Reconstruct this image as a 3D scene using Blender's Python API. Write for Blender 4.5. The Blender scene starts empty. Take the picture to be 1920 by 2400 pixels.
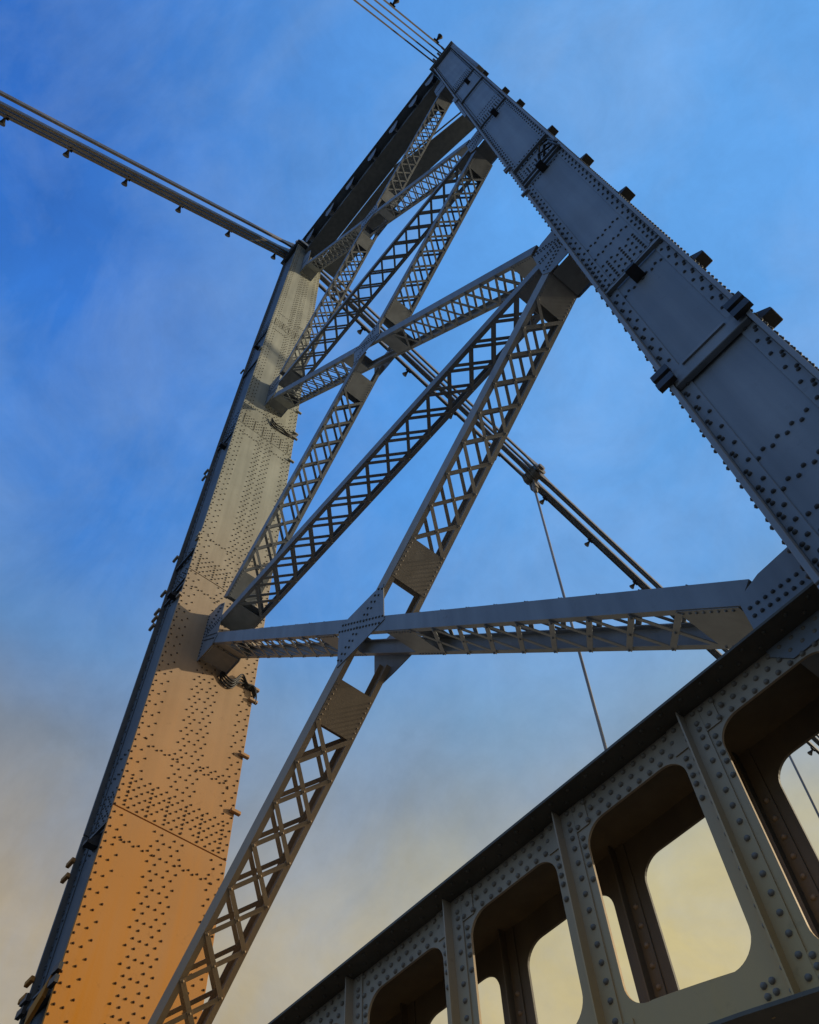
import bpy, math, random
import numpy as np
from mathutils import Matrix, Vector
random.seed(7)
C = bpy.context.scene
COL = C.collection
PI = math.pi

# ------------------------------------------------------------------ camera
ZC = 1.7                                   # eye height above the deck
XC, YN = -5.6496, 3.6539                   # tower centre line and its near face, from the eye
cam_data = bpy.data.cameras.new('camera')
cam_data.sensor_fit = 'HORIZONTAL'
cam_data.sensor_width = 36.0
cam_data.lens = 2162.27 / 1920 * 36.0
cam_data.clip_start = 0.05
cam_data.clip_end = 6000
cam = bpy.data.objects.new('camera', cam_data)
COL.objects.link(cam)
_r = Vector((0.64393605, 0.76435575, -0.03326645))
_u = Vector((0.67633439, -0.54837834, 0.49178551))
_d = Vector((-0.35765648, 0.33917766, 0.87008066))
cam.matrix_world = Matrix((( _r.x, _u.x, -_d.x, 0), (_r.y, _u.y, -_d.y, 0), (_r.z, _u.z, -_d.z, ZC), (0, 0, 0, 1)))
C.camera = cam

# ------------------------------------------------------------------ sky and sun
SUN_AZ = math.radians(60)                  # from +X towards +Y
SUN_EL = math.radians(24)
C.view_settings.view_transform = 'Standard'
C.view_settings.look = 'None'
C.view_settings.gamma = 1.0
C.view_settings.exposure = 0.0
C.view_settings.use_curve_mapping = False

def lin(c):
    return tuple((x / 255 / 12.92 if x / 255 <= .04045 else ((x / 255 + .055) / 1.055) ** 2.4) for x in c)

world = bpy.data.worlds.new('World')
C.world = world
world.use_nodes = True
nt = world.node_tree
nt.nodes.clear()
def N(t, tree=None, **kw):
    n = (tree or nt).nodes.new(t)
    for k, v in kw.items():
        setattr(n, k, v)
    return n
def LK(a, b, tree=None):
    (tree or nt).links.new(a, b)
sky = N('ShaderNodeTexSky', sky_type='NISHITA', sun_disc=False)
sky.sun_elevation = SUN_EL
sky.sun_rotation = PI / 2 - SUN_AZ
sky.air_density = 1.0
sky.dust_density = 0.6
sky.ozone_density = 2.5
bg1 = N('ShaderNodeBackground')
bg1.inputs['Strength'].default_value = 0.05
LK(sky.outputs[0], bg1.inputs[0])
tc = N('ShaderNodeTexCoord')
sep = N('ShaderNodeSeparateXYZ')
LK(tc.outputs['Generated'], sep.inputs[0])
# elevation wobbles a little with soft cloud banks
nz = N('ShaderNodeTexNoise', noise_dimensions='3D')
nz.inputs['Scale'].default_value = 2.3
nz.inputs['Detail'].default_value = 5
nz.inputs['Roughness'].default_value = .55
LK(tc.outputs['Generated'], nz.inputs['Vector'])
wob = N('ShaderNodeMath', operation='MULTIPLY_ADD')
LK(nz.outputs[0], wob.inputs[0]); wob.inputs[1].default_value = .14; wob.inputs[2].default_value = -.07
addz = N('ShaderNodeMath', operation='ADD')
LK(sep.outputs[2], addz.inputs[0]); LK(wob.outputs[0], addz.inputs[1])
half = N('ShaderNodeMath', operation='MULTIPLY_ADD')
LK(addz.outputs[0], half.inputs[0]); half.inputs[1].default_value = .5; half.inputs[2].default_value = .5
ramp = N('ShaderNodeValToRGB')
SKY = [(-1.0, (40, 42, 42)), (-.05, (92, 84, 70)), (.05, (150, 130, 100)), (.30, (172, 154, 122)), (.50, (172, 158, 132)), (.587, (168, 156, 136)), (.694, (124, 137, 154)),
       (.76, (98, 142, 195)), (.83, (66, 127, 206)), (.913, (54, 116, 205)), (.954, (48, 106, 194)), (1.0, (56, 114, 200))]
SKY_SUN = [(-1.0, (46, 45, 42)), (-.05, (110, 96, 74)), (.05, (198, 166, 112)), (.30, (208, 184, 128)), (.50, (206, 190, 140)), (.557, (200, 187, 141)), (.606, (191, 184, 151)), (.68, (146, 161, 173)),
           (.74, (126, 164, 200)), (.80, (104, 161, 222)), (.888, (97, 163, 232)), (1.0, (104, 168, 236))]
def fill(r, tab, hi, lo):                 # hi, lo: what the Nishita sky already gives high up and low down
    cr = r.color_ramp
    while len(cr.elements) > 1:
        cr.elements.remove(cr.elements[-1])
    for i, (z, c) in enumerate(tab):
        e = cr.elements[0] if i == 0 else cr.elements.new((z + 1) / 2)
        e.position = (z + 1) / 2
        f = min(1, max(0, (.95 - z) / .38))
        e.color = (*[max(.004, (v - a * (1 - f) - b * f) / .92) for v, a, b in zip(lin(c), hi, lo)], 1)
fill(ramp, SKY, (.024, .043, .083), (.038, .066, .12))
rampS = N('ShaderNodeValToRGB')
fill(rampS, SKY_SUN, (.042, .07, .127), (.06, .10, .175))
LK(half.outputs[0], rampS.inputs[0])
sunward = N('ShaderNodeVectorMath', operation='DOT_PRODUCT')
LK(tc.outputs['Generated'], sunward.inputs[0])
sunward.inputs[1].default_value = (math.cos(SUN_EL) * math.cos(SUN_AZ), math.cos(SUN_EL) * math.sin(SUN_AZ), math.sin(SUN_EL))
sf = N('ShaderNodeMapRange')
sf.interpolation_type = 'SMOOTHSTEP'
sf.inputs[1].default_value = .04; sf.inputs[2].default_value = .66
LK(sunward.outputs['Value'], sf.inputs[0])
mixs = N('ShaderNodeMix', data_type='RGBA')
LK(sf.outputs[0], mixs.inputs[0]); LK(ramp.outputs[0], mixs.inputs[6]); LK(rampS.outputs[0], mixs.inputs[7])
LK(half.outputs[0], ramp.inputs[0])
# thin veils of cloud
mp = N('ShaderNodeMapping')
mp.inputs['Scale'].default_value = (1.0, 1.5, 1.0)
mp.inputs['Rotation'].default_value = (0, 0, .7)
LK(tc.outputs['Generated'], mp.inputs[0])
nc = N('ShaderNodeTexNoise')
nc.inputs['Scale'].default_value = 4.2
nc.inputs['Detail'].default_value = 8
nc.inputs['Roughness'].default_value = .6
nc.inputs['Distortion'].default_value = .5
LK(mp.outputs[0], nc.inputs['Vector'])
cm = N('ShaderNodeMapRange')
cm.inputs[1].default_value = .42; cm.inputs[2].default_value = .72; cm.inputs[3].default_value = 0; cm.inputs[4].default_value = .30
LK(nc.outputs[0], cm.inputs[0])
mixc = N('ShaderNodeMix', data_type='RGBA')
LK(cm.outputs[0], mixc.inputs[0])
LK(mixs.outputs[2], mixc.inputs[6])
mixc.inputs[7].default_value = (*lin((146, 172, 206)), 1)
# the dusk side: away from the sun the lower sky is a dim slate blue
dotn = N('ShaderNodeVectorMath', operation='DOT_PRODUCT')
LK(tc.outputs['Generated'], dotn.inputs[0])
WARM_AZ = math.radians(88)
dotn.inputs[1].default_value = (math.cos(WARM_AZ), math.sin(WARM_AZ), 0.0)
az = N('ShaderNodeMapRange'); az.interpolation_type = 'SMOOTHSTEP'
az.inputs[1].default_value = -.15; az.inputs[2].default_value = -.75; az.inputs[3].default_value = 0; az.inputs[4].default_value = 1
LK(dotn.outputs['Value'], az.inputs[0])
ramp2 = N('ShaderNodeValToRGB')
for i, (z, c) in enumerate([(-1.0, (40, 44, 50)), (0, (70, 86, 112)), (.35, (90, 124, 174)), (.8, (78, 132, 212)), (1.0, (84, 142, 216))]):
    e = ramp2.color_ramp.elements[i] if i < 2 else ramp2.color_ramp.elements.new((z + 1) / 2)
    e.position = (z + 1) / 2
    e.color = (*lin(c), 1)
LK(half.outputs[0], ramp2.inputs[0])
mixd = N('ShaderNodeMix', data_type='RGBA')
mot = N('ShaderNodeTexNoise')
mot.inputs['Scale'].default_value = 11; mot.inputs['Detail'].default_value = 12; mot.inputs['Roughness'].default_value = .68; mot.inputs['Distortion'].default_value = .3
LK(tc.outputs['Generated'], mot.inputs['Vector'])
mrr = N('ShaderNodeMapRange'); mrr.inputs[1].default_value = .3; mrr.inputs[2].default_value = .7; mrr.inputs[3].default_value = .88; mrr.inputs[4].default_value = 1.10
LK(mot.outputs[0], mrr.inputs[0])
motm = N('ShaderNodeMix', data_type='RGBA', blend_type='MULTIPLY')
motm.inputs[0].default_value = 1
LK(mixc.outputs[2], motm.inputs[6]); LK(mrr.outputs[0], motm.inputs[7])
LK(az.outputs[0], mixd.inputs[0]); LK(motm.outputs[2], mixd.inputs[6]); LK(ramp2.outputs[0], mixd.inputs[7])
bg2 = N('ShaderNodeBackground')
bg2.inputs['Strength'].default_value = 0.92
LK(mixd.outputs[2], bg2.inputs[0])
addsh = N('ShaderNodeAddShader')
LK(bg1.outputs[0], addsh.inputs[0]); LK(bg2.outputs[0], addsh.inputs[1])
wo = N('ShaderNodeOutputWorld')
LK(addsh.outputs[0], wo.inputs[0])

sun_d = bpy.data.lights.new('sun', 'SUN')
sun_d.energy = 3.2
sun_d.angle = math.radians(1.0)
sun_d.color = (1.0, .86, .62)
sun = bpy.data.objects.new('sun', sun_d)
COL.objects.link(sun)
sdir = Vector((math.cos(SUN_EL) * math.cos(SUN_AZ), math.cos(SUN_EL) * math.sin(SUN_AZ), math.sin(SUN_EL)))
sun.rotation_euler = sdir.to_track_quat('Z', 'Y').to_euler()
sun.location = (40, 40, 60)

# ------------------------------------------------------------------ materials
def paint(name, base, warm_light_col=(.36, .19, .055), amount=.8, rough=.55, metallic=0.0, z_lo=3.0, z_hi=27.0, bump=.004, var=.12, rust=.25, spec=.35):
    m = bpy.data.materials.new(name)
    m.use_nodes = True
    t = m.node_tree
    b = t.nodes['Principled BSDF']
    b.inputs['Roughness'].default_value = rough
    b.inputs['Specular IOR Level'].default_value = spec
    b.inputs['Metallic'].default_value = metallic
    geo = N('ShaderNodeNewGeometry', t)
    sp = N('ShaderNodeSeparateXYZ', t); LK(geo.outputs['Position'], sp.inputs[0], t)
    n1 = N('ShaderNodeTexNoise', t); n1.inputs['Scale'].default_value = 1.6; n1.inputs['Detail'].default_value = 8; n1.inputs['Roughness'].default_value = .62
    LK(geo.outputs['Position'], n1.inputs['Vector'], t)
    # run-off streaks: noise drawn out along the vertical
    mpn = N('ShaderNodeMapping', t); mpn.inputs['Scale'].default_value = (5.5, 5.5, .22)
    LK(geo.outputs['Position'], mpn.inputs[0], t)
    n2 = N('ShaderNodeTexNoise', t); n2.inputs['Scale'].default_value = 1.0; n2.inputs['Detail'].default_value = 6
    LK(mpn.outputs[0], n2.inputs['Vector'], t)
    # paint colour varies softly
    va = N('ShaderNodeMix', t, data_type='RGBA')
    va.inputs[6].default_value = (*[c * (1 - var) for c in base], 1)
    va.inputs[7].default_value = (*[min(1, c * (1 + var)) for c in base], 1)
    LK(n1.outputs[0], va.inputs[0], t)
    out = va.outputs[2]
    n4 = N('ShaderNodeTexNoise', t); n4.inputs['Scale'].default_value = .55; n4.inputs['Detail'].default_value = 5
    LK(geo.outputs['Position'], n4.inputs['Vector'], t)
    tone = N('ShaderNodeMapRange', t); tone.inputs[1].default_value = .3; tone.inputs[2].default_value = .7; tone.inputs[3].default_value = .84; tone.inputs[4].default_value = 1.14
    LK(n4.outputs[0], tone.inputs[0], t)
    tone2 = N('ShaderNodeMapRange', t); tone2.inputs[1].default_value = .35; tone2.inputs[2].default_value = .65; tone2.inputs[3].default_value = .86; tone2.inputs[4].default_value = 1.08
    LK(n2.outputs[0], tone2.inputs[0], t)
    tm = N('ShaderNodeMath', t, operation='MULTIPLY'); LK(tone.outputs[0], tm.inputs[0], t); LK(tone2.outputs[0], tm.inputs[1], t)
    tmx = N('ShaderNodeMix', t, data_type='RGBA', blend_type='MULTIPLY'); tmx.inputs[0].default_value = 1
    LK(out, tmx.inputs[6], t); LK(tm.outputs[0], tmx.inputs[7], t)
    out = tmx.outputs[2]
    if amount > 0:  # warm light painted into the base colour, stronger towards z_lo
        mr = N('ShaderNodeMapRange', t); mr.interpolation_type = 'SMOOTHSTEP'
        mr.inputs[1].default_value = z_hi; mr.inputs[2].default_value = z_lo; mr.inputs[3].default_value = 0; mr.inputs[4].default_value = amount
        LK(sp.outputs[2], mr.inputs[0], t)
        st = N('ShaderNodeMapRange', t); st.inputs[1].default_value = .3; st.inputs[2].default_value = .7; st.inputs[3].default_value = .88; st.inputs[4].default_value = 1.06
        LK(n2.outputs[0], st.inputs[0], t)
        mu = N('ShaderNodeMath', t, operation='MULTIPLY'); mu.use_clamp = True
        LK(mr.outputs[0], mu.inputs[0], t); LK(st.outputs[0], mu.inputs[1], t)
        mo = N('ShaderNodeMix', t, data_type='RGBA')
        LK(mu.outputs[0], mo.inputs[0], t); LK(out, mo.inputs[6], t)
        mo.inputs[7].default_value = (*warm_light_col, 1)
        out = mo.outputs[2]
    if rust > 0:
        n3 = N('ShaderNodeTexNoise', t); n3.inputs['Scale'].default_value = 7; n3.inputs['Detail'].default_value = 8; n3.inputs['Roughness'].default_value = .7
        LK(geo.outputs['Position'], n3.inputs['Vector'], t)
        rr = N('ShaderNodeMapRange', t); rr.inputs[1].default_value = .60; rr.inputs[2].default_value = .74; rr.inputs[3].default_value = 0; rr.inputs[4].default_value = rust
        LK(n3.outputs[0], rr.inputs[0], t)
        mx = N('ShaderNodeMix', t, data_type='RGBA')
        LK(rr.outputs[0], mx.inputs[0], t); LK(out, mx.inputs[6], t)
        mx.inputs[7].default_value = (.10, .055, .03, 1)
        out = mx.outputs[2]
    LK(out, b.inputs['Base Color'], t)
    nb = N('ShaderNodeTexNoise', t); nb.inputs['Scale'].default_value = 38; nb.inputs['Detail'].default_value = 6
    LK(geo.outputs['Position'], nb.inputs['Vector'], t)
    bp = N('ShaderNodeBump', t); bp.inputs['Strength'].default_value = .25; bp.inputs['Distance'].default_value = bump
    LK(nb.outputs[0], bp.inputs['Height'], t); LK(bp.outputs[0], b.inputs['Normal'], t)
    ro = N('ShaderNodeMapRange', t); ro.inputs[3].default_value = rough - .1; ro.inputs[4].default_value = rough + .15
    LK(n1.outputs[0], ro.inputs[0], t); LK(ro.outputs[0], b.inputs['Roughness'], t)
    return m

def flat(name, c, rough=.6, metallic=0, bump=.01):
    return paint(name, c, amount=0, rough=rough, metallic=metallic, rust=.15, bump=bump)

M_CLEAN = paint('painted_steel', (.245, .262, .275), amount=0)
M_WARM_LIGHT = paint('warm_light_tinted_steel', (.36, .365, .31), warm_light_col=(.54, .205, .014), amount=1.0, rough=.8, z_lo=5, z_hi=24, spec=.12)  # lit face: orange light towards the deck put into the colour
M_BROWN = paint('girder_warm_light_steel', (.33, .31, .27), warm_light_col=(.64, .40, .15), amount=.95, z_lo=4.4, z_hi=7.4, spec=.25)  # warm light low on the girder put into its colour
M_GIN = paint('painted_shade_girder_steel', (.135, .12, .09), amount=0, spec=.2)  # shade inside the girder painted in as a darker colour
M_NEARL = paint('painted_shade_steel', (.115, .12, .122), amount=0)  # darker copy: shade of the left leg's near faces put into the colour
M_RIVET = paint('dark_rivet_steel', (.085, .088, .09), amount=0, spec=.2)  # shaded undersides of the rivet heads put into their colour
M_RIVETL = paint('painted_shade_rivet_steel', (.12, .105, .08), warm_light_col=(.13, .055, .012), amount=.95, z_lo=5, z_hi=24, spec=.15)  # rivet shade and the warm light lower down, both put into the colour
M_RIVETG = paint('brown_rivet_steel', (.24, .20, .15), amount=0, spec=.3)
M_BRACE = paint('brace_warm_light_steel', (.33, .325, .31), warm_light_col=(.46, .29, .13), amount=.95, z_lo=6, z_hi=15, spec=.25)  # lower brace: warm light growing downwards, painted into the colour
M_STEEL = M_CLEAN
M_DARK = flat('dark_iron', (.045, .042, .04), .5)
M_BAR = flat('weathered_bar_steel', (.27, .24, .205), .45, bump=.002)
M_CABLE = flat('black_rubber', (.03, .028, .026), .5)
M_ROAD = flat('asphalt', (.05, .05, .05), .9)
M_PAVE = flat('dark_pavement', (.07, .065, .06), .9)
M_WATER = flat('river_water', (.018, .024, .024), .6)

# ------------------------------------------------------------------ mesh helpers (tower coordinates: X across, t along the bridge, z above the eye)
def W(p):
    return (p[0], p[1], p[2] + ZC)

class MB:
    def __init__(s):
        s.v = []; s.f = []; s.sm = []
    def add(s, vs, fs, smooth=False):
        o = len(s.v)
        s.v.extend([tuple(map(float, p)) for p in vs])
        s.f.extend([tuple(i + o for i in f) for f in fs])
        s.sm.extend([smooth] * len(fs))
        return s
    def hexa(s, c):                       # 8 corners, bottom ring then top ring, counter-clockwise from above
        return s.add(c, [(3, 2, 1, 0), (4, 5, 6, 7), (0, 1, 5, 4), (1, 2, 6, 5), (2, 3, 7, 6), (3, 0, 4, 7)])
    def box(s, x0, x1, y0, y1, z0, z1):
        x0, x1 = min(x0, x1), max(x0, x1)
        return s.hexa([(x0, y0, z0), (x1, y0, z0), (x1, y1, z0), (x0, y1, z0), (x0, y0, z1), (x1, y0, z1), (x1, y1, z1), (x0, y1, z1)])
    def prism(s, poly, y0, y1):           # polygon in (X, z), extruded along t
        n = len(poly)
        a = sum(poly[i][0] * poly[(i + 1) % n][1] - poly[(i + 1) % n][0] * poly[i][1] for i in range(n))
        if a < 0: poly = poly[::-1]
        vs = [(x, y0, z) for x, z in poly] + [(x, y1, z) for x, z in poly]
        fs = [tuple(range(n)), tuple(range(2 * n - 1, n - 1, -1))]
        fs += [(i, i + n, (i + 1) % n + n, (i + 1) % n) for i in range(n)]
        return s.add(vs, fs)
    def prism_x(s, poly, x0, x1):         # polygon in (t, z), extruded along X
        n = len(poly)
        a = sum(poly[i][0] * poly[(i + 1) % n][1] - poly[(i + 1) % n][0] * poly[i][1] for i in range(n))
        if a < 0: poly = poly[::-1]
        vs = [(x1, y, z) for y, z in poly] + [(x0, y, z) for y, z in poly]
        fs = [tuple(range(n)), tuple(range(2 * n - 1, n - 1, -1))]
        fs += [(i, i + n, (i + 1) % n + n, (i + 1) % n) for i in range(n)]
        return s.add(vs, fs)
    def bar(s, o, e, f, g, l, a0, a1, b0, b1):   # box from o along e (length l), section [a0,a1] on f and [b0,b1] on g
        o, e, f, g = map(np.array, (o, e, f, g))
        P = lambda k, a, b: o + e * k + f * a + g * b
        c = [P(0, a0, b0), P(l, a0, b0), P(l, a1, b0), P(0, a1, b0), P(0, a0, b1), P(l, a0, b1), P(l, a1, b1), P(0, a1, b1)]
        if np.dot(np.cross(e, f), g) < 0:
            c = c[4:] + c[:4]
        return s.hexa(c)
    def dome(s, p, n, r=.019, h=.015, seg=8):
        h *= 1.25
        n = Vector(n).normalized()
        a = n.orthogonal().normalized(); b = n.cross(a)
        p = Vector(p)
        vs = []
        for rr, hh in ((1, 0), (.84, .60)):
            for k in range(seg):
                w = 2 * PI * k / seg
                vs.append(p + a * (r * rr * math.cos(w)) + b * (r * rr * math.sin(w)) + n * (h * hh))
        vs.append(p + n * h)
        fs = [(k, (k + 1) % seg, seg + (k + 1) % seg, seg + k) for k in range(seg)] + [(seg + k, seg + (k + 1) % seg, 2 * seg) for k in range(seg)]
        return s.add(vs, fs, True)
    def tube(s, pts, r, seg=8, cap=True):
        pts = [Vector(p) for p in pts]
        rs = r if isinstance(r, (list, tuple)) else [r] * len(pts)
        vs = []; up = None
        for i, p in enumerate(pts):
            d = (pts[min(i + 1, len(pts) - 1)] - pts[max(i - 1, 0)]).normalized()
            a = d.orthogonal().normalized() if up is None else (up - d * up.dot(d)).normalized()
            up = a; b = d.cross(a)
            for k in range(seg):
                w = 2 * PI * k / seg
                vs.append(p + (a * math.cos(w) + b * math.sin(w)) * rs[i])
        fs = []
        for i in range(len(pts) - 1):
            for k in range(seg):
                fs.append((i * seg + k, i * seg + (k + 1) % seg, (i + 1) * seg + (k + 1) % seg, (i + 1) * seg + k))
        s.add(vs, fs, True)
        if cap:
            o = len(s.v) - len(vs)
            s.f.append(tuple(o + k for k in range(seg - 1, -1, -1))); s.sm.append(False)
            s.f.append(tuple(o + (len(pts) - 1) * seg + k for k in range(seg))); s.sm.append(False)
        return s
    def build(s, name, mat, parent=None, off=(0, 0, 0), lift=True, kind=None, bevel=0):
        me = bpy.data.meshes.new(name)
        dz = ZC if lift else 0
        me.from_pydata([(v[0] - off[0], v[1] - off[1], v[2] - off[2] + dz) for v in s.v], [], s.f)
        me.polygons.foreach_set('use_smooth', s.sm)
        me.materials.append(mat)
        me.update()
        o = bpy.data.objects.new(name, me)
        COL.objects.link(o)
        if parent is not None: o.parent = parent
        if kind: o['kind'] = kind
        if bevel:
            md = o.modifiers.new('bevel', 'BEVEL'); md.width = bevel; md.segments = 1; md.limit_method = 'ANGLE'
        return o

def empty(name, loc, label, cat, group=None):
    o = bpy.data.objects.new(name, None)
    COL.objects.link(o)
    o.location = loc
    o['label'] = label; o['category'] = cat
    if group: o['group'] = group
    return o

def share(name, me, parent, mat4, mat=None):
    o = bpy.data.objects.new(name, me)
    COL.objects.link(o)
    o.parent = parent
    o.matrix_basis = mat4
    return o

def unit_box(mat):
    m = MB(); m.box(-.5, .5, -.5, .5, -.5, .5)
    me = bpy.data.meshes.new('lacing_mesh'); me.from_pydata(m.v, [], m.f); me.materials.append(mat); me.update()
    return me
def frame(o, e, f, g):
    return Matrix(((e[0], f[0], g[0], o[0]), (e[1], f[1], g[1], o[1]), (e[2], f[2], g[2], o[2]), (0, 0, 0, 1)))
BOXES = {m.name: unit_box(m) for m in (M_CLEAN, M_BRACE)}
_m = MB(); _m.dome((0, 0, 0), (0, 0, 1), 1, .8)
RIV = bpy.data.meshes.new('rivet_mesh'); RIV.from_pydata(_m.v, [], _m.f); RIV.materials.append(M_RIVETG)
RIV.polygons.foreach_set('use_smooth', [True] * len(_m.f)); RIV.update()

# ------------------------------------------------------------------ setting below the frame
def structure(o):
    o['kind'] = 'structure'; return o
m = MB(); m.box(-2500, 2500, -2500, 2500, -14.2, -14.0); structure(m.build('water', M_WATER, lift=False))
m = MB(); m.box(XC - 4.4, XC + 4.4, -90, 120, -.6, -.13); structure(m.build('road', M_ROAD, lift=False))
for sx in (-1, 1):
    m = MB(); m.box(XC + sx * 4.4, XC + sx * 8.6, -90, 120, -.6, 0); structure(m.build('pavement', M_PAVE, lift=False))

# ------------------------------------------------------------------ the tower
tower = empty('bridge_tower', (XC, YN, 0), 'riveted grey steel bridge tower with two legs, laced braces and a portal beam', 'bridge tower')
SEAMS = [-1.7, 4.15, 9.92, 16.35, 24.05, 33.1, 45.4]
XI = 5.0
def XO(z): return 5.896 + .0085 * (z - 12)
def NF(z): return .00023 * max(0, z - 12) ** 2
def DEP(z): return 2.006 - .0088 * (z - 12)

def NFS(z):                                  # the near face between its seams, as built
    for a, b in zip(SEAMS, SEAMS[1:]):
        if z <= b:
            f = (z - a) / (b - a); return NF(a) * (1 - f) + NF(b) * f
    return NF(z)

def make_leg(s):
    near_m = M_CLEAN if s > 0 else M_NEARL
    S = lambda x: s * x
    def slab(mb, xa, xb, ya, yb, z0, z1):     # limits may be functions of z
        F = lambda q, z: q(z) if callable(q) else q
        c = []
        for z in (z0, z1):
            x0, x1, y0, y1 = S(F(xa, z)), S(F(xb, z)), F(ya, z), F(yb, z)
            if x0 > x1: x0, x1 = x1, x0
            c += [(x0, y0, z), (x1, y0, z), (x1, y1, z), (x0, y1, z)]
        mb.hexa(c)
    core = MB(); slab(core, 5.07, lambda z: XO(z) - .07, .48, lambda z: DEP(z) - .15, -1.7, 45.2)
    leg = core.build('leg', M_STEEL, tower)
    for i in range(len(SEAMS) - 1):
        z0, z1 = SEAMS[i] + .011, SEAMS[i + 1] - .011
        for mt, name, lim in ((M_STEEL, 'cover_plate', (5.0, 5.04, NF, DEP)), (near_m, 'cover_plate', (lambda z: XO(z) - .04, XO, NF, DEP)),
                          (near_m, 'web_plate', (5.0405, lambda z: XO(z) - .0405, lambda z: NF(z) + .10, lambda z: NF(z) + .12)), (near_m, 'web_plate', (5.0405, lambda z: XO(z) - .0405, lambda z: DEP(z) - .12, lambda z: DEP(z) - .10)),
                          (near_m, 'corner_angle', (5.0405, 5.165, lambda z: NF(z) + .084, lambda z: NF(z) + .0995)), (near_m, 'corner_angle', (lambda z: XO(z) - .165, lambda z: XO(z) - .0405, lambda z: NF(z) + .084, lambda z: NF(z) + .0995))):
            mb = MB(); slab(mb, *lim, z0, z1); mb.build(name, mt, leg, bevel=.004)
    # ledges across the near web
    for z, p, h in ((9.70, .05, .04), (15.98, .05, .04), (16.28, .04, .03), (17.35, .06, .05), (23.62, .05, .04), (29.4, .06, .06), (32.6, .05, .05)):
        f = NF(z)
        mb = MB(); slab(mb, 5.05, lambda q: XO(q) - .05, f + .083 - p, f + .083, z, z + h); mb.build('ledge', near_m, leg)
    mb = MB(); slab(mb, 5.046, lambda q: XO(q) - .046, .02, .0835, 7.02, 7.27); mb.build('ledge', near_m, leg, bevel=.006)
    mb = MB(); slab(mb, 5.2, lambda q: XO(q) - .2, -.0, .0195, 7.20, 7.235); mb.build('ledge', near_m, leg)
    # little shelf brackets hung on the near web
    for z in (9.42, 15.82, 23.15, 31.5):
        xc_ = XO(z) - .46
        f = NF(z)
        mb = MB(); slab(mb, xc_ - .065, xc_ + .065, f - .085, f + .0995, z, z + .06)
        mb.prism_x([(f - .06, z + .06), (f + .0995, z + .06), (f + .0995, z + .28)], S(xc_ - .05), S(xc_ - .035))
        mb.prism_x([(f - .06, z + .06), (f + .0995, z + .06), (f + .0995, z + .28)], S(xc_ + .035), S(xc_ + .05))
        mb.build('bracket', M_DARK, leg)
    for z in (7.03, 8.82, 12.0, 14.6, 17.8, 22.3, 25.2, 30.6):
        big = z < 10
        f = NF(z); xo = XO(z); p = .125 if big else .135; h = .17 if big else .14
        mb = MB(); mb.prism([(S(xo - .002), z), (S(xo + p), z), (S(xo + p), z + .05), (S(xo - .002), z + h)], f + .12, f + (.27 if big else .29))
        mb.build('bracket', M_DARK, leg, bevel=.006)
    # end lugs of the big ledge and the ledge above
    for z0 in (7.05, 7.22):
        for xa, xb in ((4.93, 5.10), (lambda q: XO(q) - .12, lambda q: XO(q) + .05)):
            mb = MB(); slab(mb, xa, xb, -.055, -.002, z0, z0 + .10); mb.build('lug', M_DARK, leg)
    for z0 in (17.50, 17.66, 30.0, 15.3):
        mb = MB(); slab(mb, 4.94, 5.08, NF(z0) - .05, NF(z0) - .002, z0, z0 + .07); mb.build('lug', M_STEEL, leg)
    if s < 0:
        for z in (7.28, 7.52, 9.13, 9.40, 15.23, 15.51, 15.76, 16.43, 17.83, 21.9, 22.27, 30.0):
            mb = MB(); slab(mb, lambda q: XO(q) - .06, lambda q: XO(q) + .13, NF(z) - .06, NF(z) - .002, z, z + .075); mb.build('lug', M_STEEL, leg, bevel=.008)
        for z in (10.84, 12.12, 13.55, 13.89, 23.72, 25.23, 25.57, 27.16):
            mb = MB(); slab(mb, 4.93, 4.998, lambda q: DEP(q) - .10, lambda q: DEP(q) + .09, z, z + .07); mb.build('lug', M_STEEL, leg, bevel=.008)
        mb = MB(); mb.hexa([(S(5.5), -.05, 6.75), (S(5.2), -.05, 7.0), (S(5.2), -.002, 7.0), (S(5.5), -.002, 6.75), (S(5.5), -.05, 6.98), (S(5.1), -.05, 7.24), (S(5.1), -.002, 7.24), (S(5.5), -.002, 6.98)])
        mb.build('ledge', M_STEEL, leg)
    # rivets
    ri = MB(); rn = MB()
    near = lambda X, z: rn.dome((S(X), NFS(z) + (.084 if (X < 5.165 or X > XO(z) - .165) else .10), z), (0, -1, 0), .019, .017)
    zig = lambda z0, z1, p: [z0 + p * k for k in range(int((z1 - z0) / p))]
    tight = lambda z: any(-.35 < z - q < 1.1 for q in SEAMS)
    k = 0; z = 3.2
    while z < 45.2:
        p = .09 if tight(z) else .14
        off = (.075, .125)[k % 2]
        near(5.0 + off, z); near(XO(z) - off, z)
        if k % 2 == 0:
            near(5.0 + .035 + .03, z + .05); near(XO(z) - .065, z + .05)
        k += 1; z += p
    for q in SEAMS[1:-1]:
        for dz, dbl in ((-.53, 1), (.98, 1), (1.42, 1)):
            n = int((XO(q) - 5.36) / .062)
            for j in range(n + 1):
                near(5.18 + j * .062, q + dz + (.05 if j % 2 else 0))
        n = int((XO(q) - 5.40) / .066)
        for j in range(n + 1):
            for r_ in range(7):
                if (j % 3 == 1): zz = [q + .06 + r_ * .095]
                elif (r_ % 2 == j % 2): zz = [q + .06 + r_ * .095]
                else: continue
                for z_ in zz: near(5.20 + j * .066, z_)
    # inner cover face
    def inn(t, z, r=.0185): ri.dome((S(5.0), t + NFS(z) * max(0, 1 - t), z), (-s, 0, 0), r, .020)
    k = 0; z = 4.0
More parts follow.
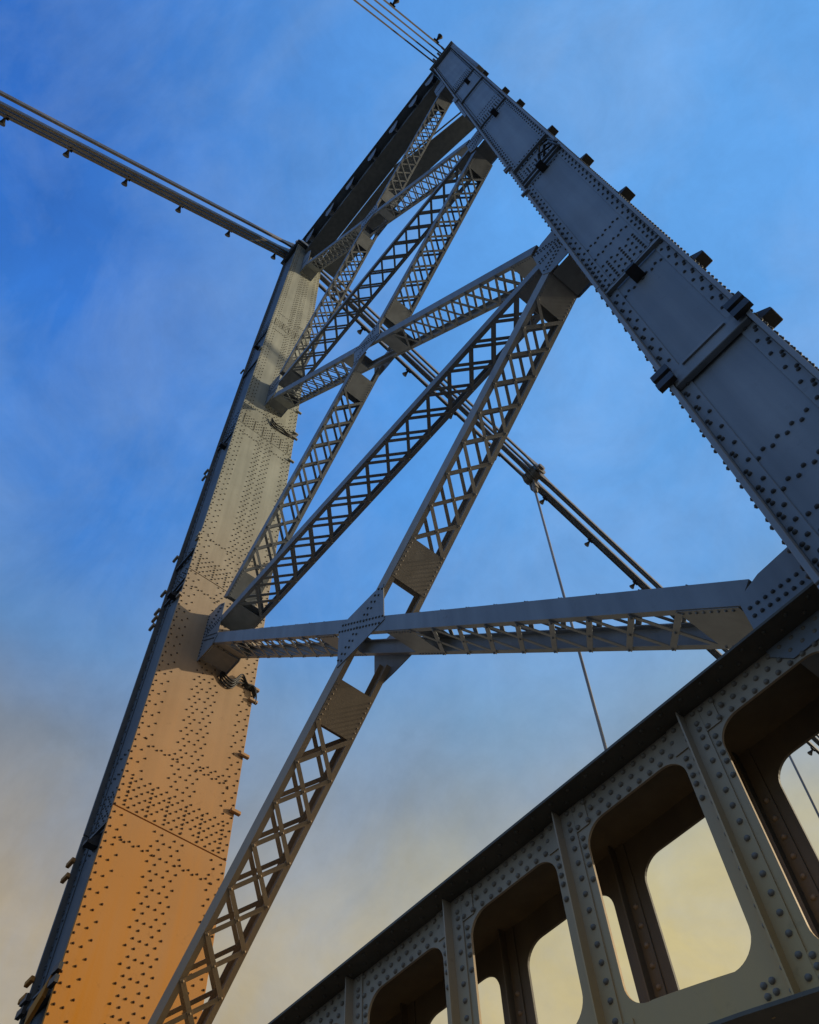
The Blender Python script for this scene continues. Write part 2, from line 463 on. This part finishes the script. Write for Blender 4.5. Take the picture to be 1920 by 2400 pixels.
    while z < 45.2:
        d = DEP(z); p = .135
        tg = tight(z)
        a = k % 2
        inn(.06 if a else .025, z)
        if not any(0 < z - q < .75 for q in SEAMS):
            inn((.28, .18)[a], z)
            for c in ((.83, .94, 1.05, 1.18), (.75, .88, 1.10, 1.24))[a]: inn(c, z)
            inn(d - (.20, .26)[a], z)
        inn(d - (.035, .085)[a], z)
        k += 1; z += p
    for q in SEAMS[1:-1]:
        d = DEP(q)
        for j in range(9):                     # rows of the cross diaphragms
            inn(.18 + .077 * j, q - .53 + (.045 if j % 2 else 0)); inn(1.19 + .077 * j, q - .52 + (.045 if j % 2 else 0))
            inn(.20 + .077 * j, q + 1.42 - (.045 if j % 2 else 0) - (.0 if j > 1 else -.08 * (1 - j))); inn(1.19 + .077 * j, q + 1.40 + (.045 if j % 2 else 0))
            if j > 1: inn(1.15 + .077 * j, q + 1.52 + (.07 if j % 2 else 0))
        for r_ in range(8):
            for j in range(12):
                t = .17 + .152 * j + (.076 if r_ % 2 else 0)
                if t < d - .14 and not (r_ > 5 and j in (4, 7)): inn(t + random.uniform(-.006, .006), q + .68 - .088 * r_)
        for t in (.17, .555, .86, 1.17, 1.47, d - .16):
            for r_ in range(7): inn(t, q + .06 + r_ * .088 + .02)
    if s > 0:
        z = 3.5
        while z < 44:                            # studs along the lit outer cover
            ri.dome((XO(z), NFS(z) + .06, z), (1, 0, 0), .019, .017); ri.dome((XO(z), NFS(z) + .13, z + .05), (1, 0, 0), .019, .017)
            z += .11
    ri.build('rivets', M_RIVETL if s < 0 else M_RIVET, leg, kind='stuff')
    rn.build('rivets', M_RIVET, leg, kind='stuff')
    # cap and saddle housing
    mb = MB(); mb.box(S(4.85), S(XO(45) + .17), .153, 1.95, 45.5, 45.64); mb.box(S(4.93), S(XO(45) + .1), .2, 1.9, 45.401, 45.499); mb.build('cap_plate', near_m, leg, bevel=.01)
    mb = MB(); mb.prism_x([(.34, 45.641), (1.75, 45.641), (1.75, 46.3), (1.3, 46.95), (.8, 46.95), (.34, 46.7)], S(5.05), S(XO(45) - .05)); mb.build('saddle_housing', near_m, leg, bevel=.02)
    if s > 0:
        mb = MB(); slab(mb, lambda q: XO(q) + .001, lambda q: XO(q) + .15, .26, .7, 33.2, 45.39); mb.build('side_rib', M_STEEL, leg, bevel=.01)
        mb = MB(); slab(mb, 4.90, 4.998, .10, .34, 27.0, 31.5); mb.build('conduit_box', M_STEEL, leg, bevel=.01)
        mb = MB(); mb.tube([(5.62, -.06, 15.9), (5.72, -.09, 16.25), (5.83, -.05, 16.2), (5.9, .03, 15.7)], .02)
        mb.tube([(5.52, -.06, 15.9), (5.66, -.11, 16.4), (5.84, -.06, 16.5), (5.92, .03, 16.0)], .018)
        mb.tube([(5.5, -.05, 15.88), (5.56, -.1, 16.1), (5.75, -.08, 15.95), (5.93, .02, 16.4)], .018); mb.build('cable_loop', M_CABLE, leg)
    return leg
LEGR = make_leg(1)
M_STEEL = M_WARM_LIGHT
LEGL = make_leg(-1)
M_STEEL = M_CLEAN

# braces: two channels 0.22 deep joined by lacing, near one at t .71, far one ending at t 1.31
T0, T1, HC, LW = .71, 1.31, .11, .056
def channel(mb, o, e, n, l, t, sgn):
    y = (0, sgn, 0)
    o = np.array(o) + np.array((0, t, 0))
    mb.bar(o, e, n, y, l, -HC, HC, 0, .014)
    mb.bar(o, e, n, y, l, -HC, -HC + .012, .0142, .072)
    mb.bar(o, e, n, y, l, HC - .012, HC, .0142, .072)

def brace(name, A, B, breaks, individual=True, pitch=.535):
    """A, B: ends of the centre line in (X, z); breaks: stretches (in metres along it) that the gussets leave free, each with batten plates at its ends"""
    A = np.array((A[0], 0, A[1])); B = np.array((B[0], 0, B[1]))
    L = np.linalg.norm(B - A); e = (B - A) / L
    n = np.array((-e[2], 0, e[0]))
    if n[2] < 0: n = -n
    y = np.array((0, 1., 0))
    mb = MB()
    for (a, b) in breaks['channels']:
        for t, sg in ((T0, 1), (T1, -1)):
            channel(mb, A + e * a, e, n, b - a, t, sg)
    root = mb.build(name, M_STEEL, tower)
    up = MB(); riv = MB()
    for (a, b) in breaks['laced']:
        a2, b2 = a + .60, b - .60
        for q0, q1 in ((a, a2), (b2, b)):
            for sd in (-1, 1):
                m_ = MB(); m_.bar(A + e * q0, e, n, y, q1 - q0, sd * (HC + .0005), sd * (HC + .0085), T0 + .012, T1 - .012)
                m_.build('batten_plate', M_STEEL, root)
            k = q0 + .04
            while k < q1:
                for t in (T0 + .045, T1 - .045):
                    riv.dome(A + e * k - n * (HC + .0085) + y * t, -n, .013, .012, 6)
                k += .07
        nb = max(1, round((b2 - a2) / pitch)); p = (b2 - a2) / nb
        for i in range(nb):
            s0, s1 = a2 + i * p, a2 + (i + 1) * p
            for j, (ta, tb) in enumerate(((T0 + .045, T1 - .045), (T1 - .045, T0 + .045))):
                d = e * p + y * (tb - ta); l = np.linalg.norm(d); d = d / l
                for sd in (-1, 1):
                    h = sd * (HC + .0045 + .0085 * j)
                    c = A + e * (s0 + s1) / 2 + y * (ta + tb) / 2 + n * h
                    f = np.cross(n, d)
                    if sd < 0 and individual:
                        share('lacing_bar', BOXES[M_STEEL.name], root, frame(W(c), d * (l + .05), f * LW, n * .0078))
                    else:
                        (up).bar(c - d * (l / 2 + .025), d, f, n, l + .05, -LW / 2, LW / 2, -.0039, .0039)
            for t in (T0 + .045, T1 - .045):
                riv.dome(A + e * s0 - n * (HC + .017) + y * t, -n, .016, .014, 6)
            riv.dome(A + e * (s0 + s1) / 2 - n * (HC + .017) + y * (T0 + T1) / 2, -n, .015, .012, 6)
            if i % 1 == 0:
                riv.dome(A + e * s0 + n * (HC + .017) + y * (T0 + .045), n, .016, .016, 6)
    if up.v: up.build('upper_lacing', M_STEEL, root, kind='stuff')
    riv.build('rivets', M_STEEL, root, kind='stuff')
    return root

PQ = [(34.711, 1.5163), (20.773, 1.1863), (9.823, .9697)]
EX = 4.45
GX = .47
for i, (p, q) in enumerate(PQ):
    w = math.sqrt(1 + q * q)
    pc = p - HC * w                       # centre line at X = 0
    for s in (-1, 1):
        L = 2 * EX * w
        mid = L / 2
        A = (-EX, pc - s * q * EX); B = (EX, pc + s * q * EX)
        g = .60 * w * .9
        ch = [(0, L)] if s < 0 else [(0, mid - .28), (mid + .28, L)]
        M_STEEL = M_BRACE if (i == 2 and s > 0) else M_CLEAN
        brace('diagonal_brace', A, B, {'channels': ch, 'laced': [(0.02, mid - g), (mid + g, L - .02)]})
M_STEEL = M_CLEAN
STRUT_Z = (26.947 - HC, 14.628 - HC)
for z in STRUT_Z:
    brace('strut', (-EX, z), (EX, z), {'channels': [(0, 2 * EX)], 'laced': [(.02, 2 * EX - .02)]})

# gusset plates
def gusset(poly, rows, t0=T0 - .0125, t1=T0 - .0005, side=-1):
    mb = MB(); mb.prism(poly, t0, t1)
    g = mb.build('gusset_plate', M_STEEL, tower)
    if rows:
        r = MB()
        for (xa, za, xb, zb, n) in rows:
            for k in range(n):
                f = k / max(1, n - 1)
                r.dome((xa + (xb - xa) * f, t0 if side < 0 else t1, za + (zb - za) * f), (0, side, 0), .018, .015)
        r.build('rivets', M_RIVET, g, kind='stuff')
for i, (p, q) in enumerate(PQ):
    w = math.sqrt(1 + q * q); zc = p - HC * w
    hx, hz = GX, .40 * (q / .97) ** .75 + .02
    poly = [(-hx, zc - hz), (-hx * .1, zc - hz), (hx, zc - hz + .03), (hx, zc + hz * .95), (hx * .6, zc + hz), (-hx * .6, zc + hz), (-hx, zc + hz * .85)]
    rows = []
    for sg in (-1, 1):
        for o in (-.05, .05):
            nx, nz = -sg * q / w, 1 / w
            rows.append((-hx * .88 + nx * o, zc - sg * q * hx * .8 * min(1, hz / (q * hx)) + nz * o, hx * .88 + nx * o, zc + sg * q * hx * .8 * min(1, hz / (q * hx)) + nz * o, 14 if sg < 0 else 12))
    gusset(poly, rows)
    gusset(poly, None, T1 + .0005, T1 + .0125, 1)
NODE = [(42.2, 1.0, 1.6, None), (26.84, .80, .80, 26.84), (14.52, .72, .68, 14.52), (5.05, .5, .35, None)]
for (z, dn, up, sz) in NODE:
    q = 1.2
    for s in (-1, 1):
        poly = [(s * 4.998, z - dn), (s * 4.50, z - dn), (s * 4.37, z - dn * .72), (s * 4.38, z + up * .75), (s * 4.60, z + up), (s * 4.86, z + up * 1.05), (s * 4.998, z + up * 1.1)]
        rows = []
        if sz:
            rows += [(s * 4.43, z + .05, s * 4.85, z + .05, 8), (s * 4.43, z - .05, s * 4.85, z - .05, 8)]
            rows += [(s * 4.42, z + up * .70, s * 4.85, z + up * .15, 8), (s * 4.48, z + up * .78, s * 4.88, z + up * .25, 8)]
            rows += [(s * 4.42, z - dn * .62, s * 4.85, z - dn * .15, 8), (s * 4.48, z - dn * .74, s * 4.88, z - dn * .28, 8)]
        else:
            rows += [(s * 4.43, z + .03, s * 4.88, z - .02, 8), (s * 4.43, z + .12, s * 4.88, z + .08, 8)]
        rows += [(s * 4.95, z - dn * .85, s * 4.95, z + up * .95, 14)]
        gusset(poly, rows)
        gusset(poly, None, T1 + .0005, T1 + .0125, 1)
        mb = MB(); mb.box(s * 4.5, s * 4.9, T0 + .03, T1 - .03, z - dn * .98, z - dn * .98 + .012); mb.build('diaphragm', M_STEEL, tower)

# ------------------------------------------------------------------ top strut: two arched plate girders
def arch(z0, k, x1=4.998, n=14):
    return [(-x1 + 2 * x1 * i / n, z0 - k * (-x1 + 2 * x1 * i / n) ** 2) for i in range(n + 1)]
mb = MB(); mb.box(-4.84, 4.84, .32, 1.62, 45.9, 45.93); mb.box(-4.84, 4.84, .316, .345, 45.87, 45.899)
top = mb.build('top_strut', M_STEEL, tower)
for ya in (.71, 1.29):
    mb = MB(); mb.box(-4.84, 4.84, ya, ya + .02, 44.2, 45.899); mb.build('web_plate', M_STEEL, top)
mb = MB(); mb.box(-4.84, 4.84, .60, 1.40, 44.17, 44.199); mb.build('bottom_flange', M_STEEL, top)
def soffit(mb, curve, y0, y1, th=.02):
    n = len(curve)
    vs = [(x, y0, z) for x, z in curve] + [(x, y1, z) for x, z in curve] + [(x, y0, z + th) for x, z in curve] + [(x, y1, z + th) for x, z in curve]
    fs = []
    for i in range(n - 1):
        fs += [(i, n + i, n + i + 1, i + 1), (2 * n + i, 2 * n + i + 1, 3 * n + i + 1, 3 * n + i), (i, i + 1, 2 * n + i + 1, 2 * n + i), (n + i, 3 * n + i, 3 * n + i + 1, n + i + 1)]
    fs += [(0, 2 * n, 3 * n, n), (n - 1, 2 * n - 1, 4 * n - 1, 3 * n - 1)]
    mb.add(vs, fs)
# gantry floor behind the strut, wider towards the near leg
plan = [(-4.9, 1.44), (.8, 1.44), (2.9, 2.0), (4.9, 2.45), (5.6, 2.6), (5.6, 3.3), (4.3, 3.1), (1.2, 2.62), (-4.9, 2.55)]
mb = MB(); n_ = len(plan)
mb.add([(x, y, 44.0) for x, y in plan] + [(x, y, 44.18) for x, y in plan], [tuple(range(n_))[::-1], tuple(range(n_, 2 * n_))] + [(i, (i + 1) % n_, (i + 1) % n_ + n_, i + n_) for i in range(n_)])
mb.build('gantry_floor', M_STEEL, tower)
mb = MB(); mb.bar((.8, 1.40, 43.95), np.array((4.1, .9, 0)) / math.hypot(4.1, .9), (0, 1., 0), (0, 0, 1.), 4.2, -.03, .03, 0, .1); mb.build('gantry_rail', M_STEEL, tower)
for X in (-4.3, -2.75, -1.2, .45, 2.0, 3.4, 4.55):
    mb = MB(); mb.prism([(X - .30, 45.88), (X + .30, 45.88), (X + .30, 45.4), (X + .12, 44.5), (X - .12, 44.3), (X - .30, 45.0)], .42, .438); mb.build('stiffener_plate', M_STEEL, top)
    mb = MB(); mb.prism_x([(.4385, 45.86), (.709, 45.86), (.709, 44.4), (.4385, 44.4)], X - .008, X + .008); mb.build('stiffener', M_STEEL, top)
mb = MB()
for X in np.arange(-4.7, 4.71, .16):
    mb.dome((X, .71, 45.75), (0, -1, 0), .02, .016, 6); mb.dome((X, .71, 44.3), (0, -1, 0), .02, .016, 6)
mb.build('rivets', M_STEEL, top, kind='stuff')

# ------------------------------------------------------------------ portal girder with rounded openings
ZT = 4.747
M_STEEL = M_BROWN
gb = lambda X: 3.10 - .030 * X * X
ob = lambda X: 3.446 - .037 * X * X
mb = MB(); mb.box(-4.998, 4.998, .51, 1.51, ZT, ZT + .022)
girder = mb.build('portal_girder', M_GIN, tower)
mb = MB(); soffit(mb, [(x, gb(x) - .0225) for x in np.linspace(-4.998, 4.998, 25)], .60, 1.42, .022); mb.build('bottom_flange', M_GIN, girder)
PITCH = 1.212
def web_panel(k, y0, y1, front):
    xa, xb = PITCH * k, PITCH * (k + 1)
    if k == 3: xb = 4.998
    if k == -4: xa = -4.998
    l, r_ = PITCH * k + .185, PITCH * (k + 1) - .125
    zt = 4.515
    pts = []
    R = .175
    def arc(cx, cz, a0, a1, n=9):
        return [(cx + R * math.cos(a0 + (a1 - a0) * i / n), cz + R * math.sin(a0 + (a1 - a0) * i / n)) for i in range(n + 1)]
    inner = arc(r_ - R, zt - R, 0, PI / 2)
    inner += [(r_ - R + (l - r_ + 2 * R) * f, zt) for f in (.25, .5, .75)]
    inner += arc(l + R, zt - R, PI / 2, PI)
    inner += [(l, zt - R + (ob(l + R) + R - zt + R) * f) for f in (.2, .4, .6, .8)]
    inner += arc(l + R, ob(l + R) + R, PI, 1.5 * PI)
    inner += [(l + R + (r_ - l - 2 * R) * f, ob(l + R + (r_ - l - 2 * R) * f)) for f in (.2, .4, .6, .8)]
    inner += arc(r_ - R, ob(r_ - R) + R, 1.5 * PI, 2 * PI)
    inner += [(r_, ob(r_ - R) + R + (zt - R - ob(r_ - R) - R) * f) for f in (.2, .4, .6, .8)]
    cx, cz = (xa + xb) / 2, (zt + ob((xa + xb) / 2)) / 2
    outer = []
    for (x, z) in inner:                                   # nearest rim of the panel in the same direction
        dx, dz = x - (l + r_) / 2, z - cz
        c = []
        if dx > 1e-6: c.append((xb - x) / dx)
        if dx < -1e-6: c.append((xa - x) / dx)
        if dz > 1e-6: c.append((ZT - .0005 - z) / dz)
        if dz < -1e-6:
            f = 0
            for _ in range(30): f += (gb(x + dx * f) - (z + dz * f)) / dz
            c.append(f)
        f = min(v for v in c if v > 0)
        outer.append((x + dx * f, z + dz * f))
    # pin the four corners
    for corner in ((xa, ZT - .0005), (xb, ZT - .0005), (xa, gb(xa)), (xb, gb(xb))):
        j = min(range(len(outer)), key=lambda i: (outer[i][0] - corner[0]) ** 2 + (outer[i][1] - corner[1]) ** 2)
        outer[j] = corner
    n = len(inner)
    vs = [(x, y0, z) for x, z in inner] + [(x, y0, z) for x, z in outer] + [(x, y1, z) for x, z in inner] + [(x, y1, z) for x, z in outer]
    fs = []
    for i in range(n):
        j = (i + 1) % n
        fs += [(i, n + i, n + j, j)[::-1], (2 * n + i, 2 * n + j, 3 * n + j, 3 * n + i)[::-1], (i, j, 2 * n + j, 2 * n + i)[::-1], (n + i, 3 * n + i, 3 * n + j, n + j)[::-1]]
    mb = MB(); mb.add(vs, fs)
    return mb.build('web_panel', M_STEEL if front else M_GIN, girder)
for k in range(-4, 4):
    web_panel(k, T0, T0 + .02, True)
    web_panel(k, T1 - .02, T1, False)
stf = MB()
indiv = 0
def grivet(X, z, y, far=False):
    global indiv
    if X > .6 and not far and indiv < 298:
        indiv += 1
        share('rivet', RIV, girder, frame(W((X, y, z)), (.0205, 0, 0), (0, 0, .0205), (0, -.0205, 0)))
    else:
        stf.dome((X, y, z), (0, -1, 0) if not far else (0, -1, 0), .0205, .0165)
for k in range(-3, 4):
    X0 = PITCH * k
    zb = gb(X0) + .003
    for yy, sg, nm in ((T0, -1, 'near'), (T1, 1, 'far')):
        # angle: leg on the web and outstanding leg, plus a small splice plate at top and bottom
        a, b = (yy - .0125, yy - .0005) if sg < 0 else (yy + .0005, yy + .0125)
        mb = MB(); mb.box(X0 + .012, X0 + .125, a, b, zb, ZT - .001)
        if sg < 0: mb.box(X0, X0 + .0118, yy - .09, yy - .0005, zb + .005, ZT - .001)
        else: mb.box(X0, X0 + .0118, yy + .0005, yy + .09, zb + .005, ZT - .001)
        mb.build('stiffener', M_STEEL, girder)
    # inside face of the far web also carries an angle
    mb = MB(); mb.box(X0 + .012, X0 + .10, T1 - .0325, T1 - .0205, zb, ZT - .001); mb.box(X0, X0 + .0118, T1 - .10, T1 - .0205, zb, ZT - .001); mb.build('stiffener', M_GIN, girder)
    if k >= 1:
        for (xa, xb, za, zz) in ((X0 + .1255, X0 + .245, 4.515, ZT - .0015), (X0 - .155, X0 - .0005, 4.507, ZT - .0015), (X0 + .1255, X0 + .20, zb + .01, zb + .20), (X0 - .19, X0 - .0005, zb + .01, zb + .20)):
            mb = MB(); mb.box(xa, xb, T0 - .0105, T0 - .0003, za, zz); mb.build('splice_plate', M_STEEL, girder)
    col = [4.714, 4.618, 4.564, 4.49, 4.40, 4.28]
    z = 4.155
    while z > zb + .06: col.append(z); z -= .124
    for z in col:
        grivet(X0 + .082, z, T0 - .0125)
        if z < 4.72: grivet(X0 - .028, z - (.0 if z > 4.45 else .005), T0 - .001)
    for z in (4.443, 4.373, 4.294, 4.221, 4.102):
        grivet(X0 + .162, z, T0 - .001); grivet(X0 - .092, z, T0 - .001)
    for z in np.arange(zb + .09, 4.3, .15):
        grivet(X0 + .06, z, T1 - .0325, True)
    for z in (zb + .05, zb + .11, zb + .17):
        for dx in (-.165, -.11, .15):
            grivet(X0 + dx, z, T0 - .0105)
for k in range(-4, 4):
    x0, x1 = PITCH * k + .145, PITCH * (k + 1) - .06
    for j in range(11):
        X = x0 + .0 + .097 * j
        if X > x1: break
        yf = T0 - (.0105 if (k >= 0 and (X < PITCH * k + .245 and k >= 1 or X > PITCH * (k + 1) - .155 and k + 1 <= 3)) else .001)
        grivet(X, 4.706, yf)
        if X + .05 < x1: grivet(X + .05, 4.624, yf)
        if X + .09 < x1 - .0: grivet(X + .097 * 0 + .003, 4.543, yf)
stf.build('rivets', M_RIVETG, girder, kind='stuff')
mb = MB()
for X in np.arange(-4.9, 4.9, .18):
    mb.dome((X, .56, ZT), (0, 0, -1), .017, .012, 6); mb.dome((X + .09, .64, ZT), (0, 0, -1), .017, .012, 6)
mb.build('rivets', M_GIN, girder, kind='stuff')

# ------------------------------------------------------------------ suspension chains
XL = 5.58
def zmain(t): return 46.3 - .35 * t
def zback(t): return 46.4 + .80 * t
def eyebar(parent, x, a, b, th, h, head):
    (t0, z0), (t1, z1) = a, b
    L = math.hypot(t1 - t0, z1 - z0); e = ((t1 - t0) / L, (z1 - z0) / L); n = (-e[1], e[0])
    out = []
    def half(cx, sg):
        pts = []
        for i in range(13):
            w = -PI * .72 + 2 * PI * .72 * i / 12
            pts.append((cx + sg * head * math.cos(w), sg * head * math.sin(w)))
        return pts
    loc = []
    P = lambda u, v: (t0 + e[0] * u + n[0] * v, z0 + e[1] * u + n[1] * v)
    neck = head * 2.6
    loc += half(L, 1)
    loc += [(L - neck, h / 2), (neck, h / 2)]
    loc += half(0, -1)
    loc += [(neck, -h / 2), (L - neck, -h / 2)]
    mb = MB(); mb.prism_x([P(u, v) for u, v in loc], x - th / 2, x + th / 2)
    return mb.build('eyebar', M_BAR, parent)
def make_chain(s, main_links, back_off, label, th=.10, hh=.26, slant=0):
    root = empty('suspension_chain', (XC + s * XL, YN, 0), label, 'bridge cable', 'suspension chains of the bridge')
    # the main side
    for (ta, tb, offs) in main_links:
        for o in offs:
            eyebar(root, o, (ta, zmain(ta)), (tb, zmain(tb)), .09, .24, .36)
    for o in back_off:
        eyebar(root, o, (.40, zback(.0) + .12), (-21.0, zback(-21.0)), th, hh, .34).rotation_euler.z = -slant
    for ta in sorted({l[1] for l in main_links}):
        mb = MB(); mb.tube([(-.52, ta, zmain(ta)), (.58, ta, zmain(ta))], .12, 12); mb.tube([(-.56, ta, zmain(ta)), (-.46, ta, zmain(ta))], .2, 6); mb.tube([(.52, ta, zmain(ta)), (.62, ta, zmain(ta))], .2, 6); mb.build('pin', M_BAR, root)
    # power conduit under the chain with clips
    lx = -.44
    if s < 0:
        mb = MB(); mb.tube([(lx, t, zmain(t) - .12) for t in (.6, 14.6)] , .03); mb.tube([(lx, t, zmain(t) - .12) for t in (14.6, 44)], .03); mb.build('conduit', M_DARK, root)
    bx = -.60 if s < 0 else .31
    mb = MB(); mb.tube([(bx, t, zback(t) - .16) for t in (-21, .1)], .03); mb.build('conduit', M_DARK, root).rotation_euler.z = -slant
    return root
chL = make_chain(-1, [(.5, 15.7, (-.38, -.10, .02, .20, .44)), (15.7, 30.3, (-.43, -.31, -.19, .12, .25)), (30.3, 45.0, (-.38, -.10, .02, .20, .44))], (.08, -.27, -.43, -.59), 'left chain of flat steel eyebars running over the far tower leg')
chR = make_chain(1, [(.4, 15.2, (-.3, 0, .3)), (15.2, 29.4, (-.3, -.1, .3)), (29.4, 43.6, (-.3, 0, .3))], (-.40, -.18, .08, .30), 'right chain of thin parallel eyebars leaving the top of the near tower leg', .065, .16, .075)

def suspender(t, xo, tilt, label):
    zt = zmain(t) - .25
    r = empty('suspender_rod', (XC - XL + xo, YN + t, 0), label, 'hanger rod', 'hanger rods under the left chain')
    mb = MB(); mb.tube([(-tilt * (zt - z), 0, z) for z in (-ZC, 8, 18, 28, zt - .9)], .058, 8); mb.build('rod', M_BAR, r)
    mb = MB()
    mb.tube([(0, 0, zt - 1.15), (0, 0, zt - .95), (0, 0, zt - .7), (0, 0, zt - .2)], [.07, .12, .15, .10], 10)
    for sx in (-.14, .14): mb.box(sx - .03, sx + .03, -.13, .13, zt - .75, zt + .15)
    mb.tube([(-.24, 0, zt - .05), (.24, 0, zt - .05)], .06, 8)
    mb.build('clevis', M_BAR, r)
    return r
suspender(15.8, -.24, .0255, 'thin hanger rod dropping from the eyebar joint in the blue sky beside the lower strut')
suspender(30.4, -.16, .036, 'thin hanger rod seen through the rightmost opening of the portal beam')

# floodlights clipped under the chains
LAMPS = [('main', 5.12, 'floodlight on the left chain, first one past the far leg'), ('main', 8.0, 'floodlight on the left chain just beside the middle brace crossing'), ('main', 10.9, 'floodlight on the left chain half hidden behind the long middle brace'), ('main', 13.75, 'floodlight on the left chain, last before the eyebar joint'),
         ('main', 16.8, 'floodlight on the left chain directly below the eyebar joint'), ('main', 19.73, 'floodlight on the left chain in open sky above the lower strut'), ('main', 22.67, 'floodlight on the left chain just above the lower strut'),
         ('main', 34.4, 'floodlight on the left chain seen through the rightmost opening of the portal beam'),
         ('backL', -.3, 'floodlight on the back chain touching the top of the far leg'), ('backL', -2.68, 'second floodlight out from the far leg along the back chain'), ('backL', -4.98, 'third floodlight out from the far leg along the back chain'),
         ('backL', -7.21, 'fourth floodlight out from the far leg along the back chain'), ('backL', -9.36, 'fifth floodlight out from the far leg along the back chain'), ('backL', -11.45, 'floodlight on the back chain at the left edge of the view'),
         ('backR', -.31, 'floodlight on the right chain beside the cap of the near leg'), ('backR', -2.74, 'floodlight on the right chain at the top edge of the view')]
def make_lamp(loc, d, label):
    r = empty('floodlight', loc, label, 'floodlight', 'floodlights clipped along the chains')
    mb = MB(); d = Vector(d).normalized()
    mb.tube([d * .05, d * .10, d * .18, d * .30, d * .33], [.04, .055, .075, .13, .13], 12)
    mb.build('lamp_head', M_DARK, r, lift=False)
    mb = MB(); mb.box(-.05, .05, -.14, .14, -.06, .06); mb.tube([(0, 0, 0), d * .14], .03, 6); mb.box(-.02, .10, -.03, .03, .06, .26); mb.build('clamp', M_DARK, r, lift=False)
    return r
proto = None
for kind, t, lab in LAMPS:
    if kind == 'main': loc = (XC - XL - .44, YN + t, zmain(t) - .19 + ZC); d = (-.75, -.25, -.6)
    elif kind == 'backL': loc = (XC - XL - .62, YN + t, zback(t) - .17 + ZC); d = (-.75, .15, -.65)
    else: loc = (XC + XL + .36 + .075 * t, YN + t, zback(t) - .02 + ZC); d = (.8, .1, .55)
    make_lamp(loc, d, lab)

# black electric cables looped under the strut gussets on the far leg
def coil(pts_list, label):
    base = (XC - 5.0, YN + pts_list[0][0][0], pts_list[0][0][1] + ZC)
    o = MB()
    for pts, dx, r in pts_list[1:]:
        # smooth with Catmull-Rom
        q = []
        P = [Vector((dx, a - pts_list[0][0][0], b - pts_list[0][0][1])) for a, b in pts]
        P = [P[0]] + P + [P[-1]]
        for i in range(1, len(P) - 2):
            for k in range(6):
                u = k / 6
                q.append(.5 * ((2 * P[i]) + (-P[i - 1] + P[i + 1]) * u + (2 * P[i - 1] - 5 * P[i] + 4 * P[i + 1] - P[i + 2]) * u * u + (-P[i - 1] + 3 * P[i] - 3 * P[i + 1] + P[i + 2]) * u ** 3))
        q.append(P[-1])
        o.tube(q, r, 6)
    ob_ = o.build('electric_cable', M_CABLE, lift=False)
    ob_.location = base
    ob_['label'] = label; ob_['category'] = 'cable'; ob_['group'] = 'electric cables looped on the far leg'
c1 = [(1.21, 13.78), (1.27, 13.62), (1.47, 13.58), (1.64, 13.88), (1.78, 13.83), (1.92, 13.84), (2.0, 13.66)]
coil([((1.21, 13.78),)] + [([(a, b + dz * (1 if i < 4 else .3)) for i, (a, b) in enumerate(c1)], .03 + .02 * j, .017) for j, dz in enumerate((0, .06, .12, .17))] + [([(1.22, 13.8), (1.4, 13.7), (1.7, 13.86), (1.95, 13.95), (2.03, 13.7), (2.02, 13.5)], .06, .015)], 'bunch of black cables sagging under the lower strut on the far leg')
c2 = [(1.0, 25.25), (1.15, 25.05), (1.37, 25.07), (1.6, 25.12), (1.76, 25.2), (1.93, 25.45)]
coil([((1.0, 25.25),)] + [([(a, b + dz * (1 if i < 3 else .3)) for i, (a, b) in enumerate(c2)], .03 + .02 * j, .02) for j, dz in enumerate((0, .1, .18))], 'black cables sagging under the upper strut on the far leg')
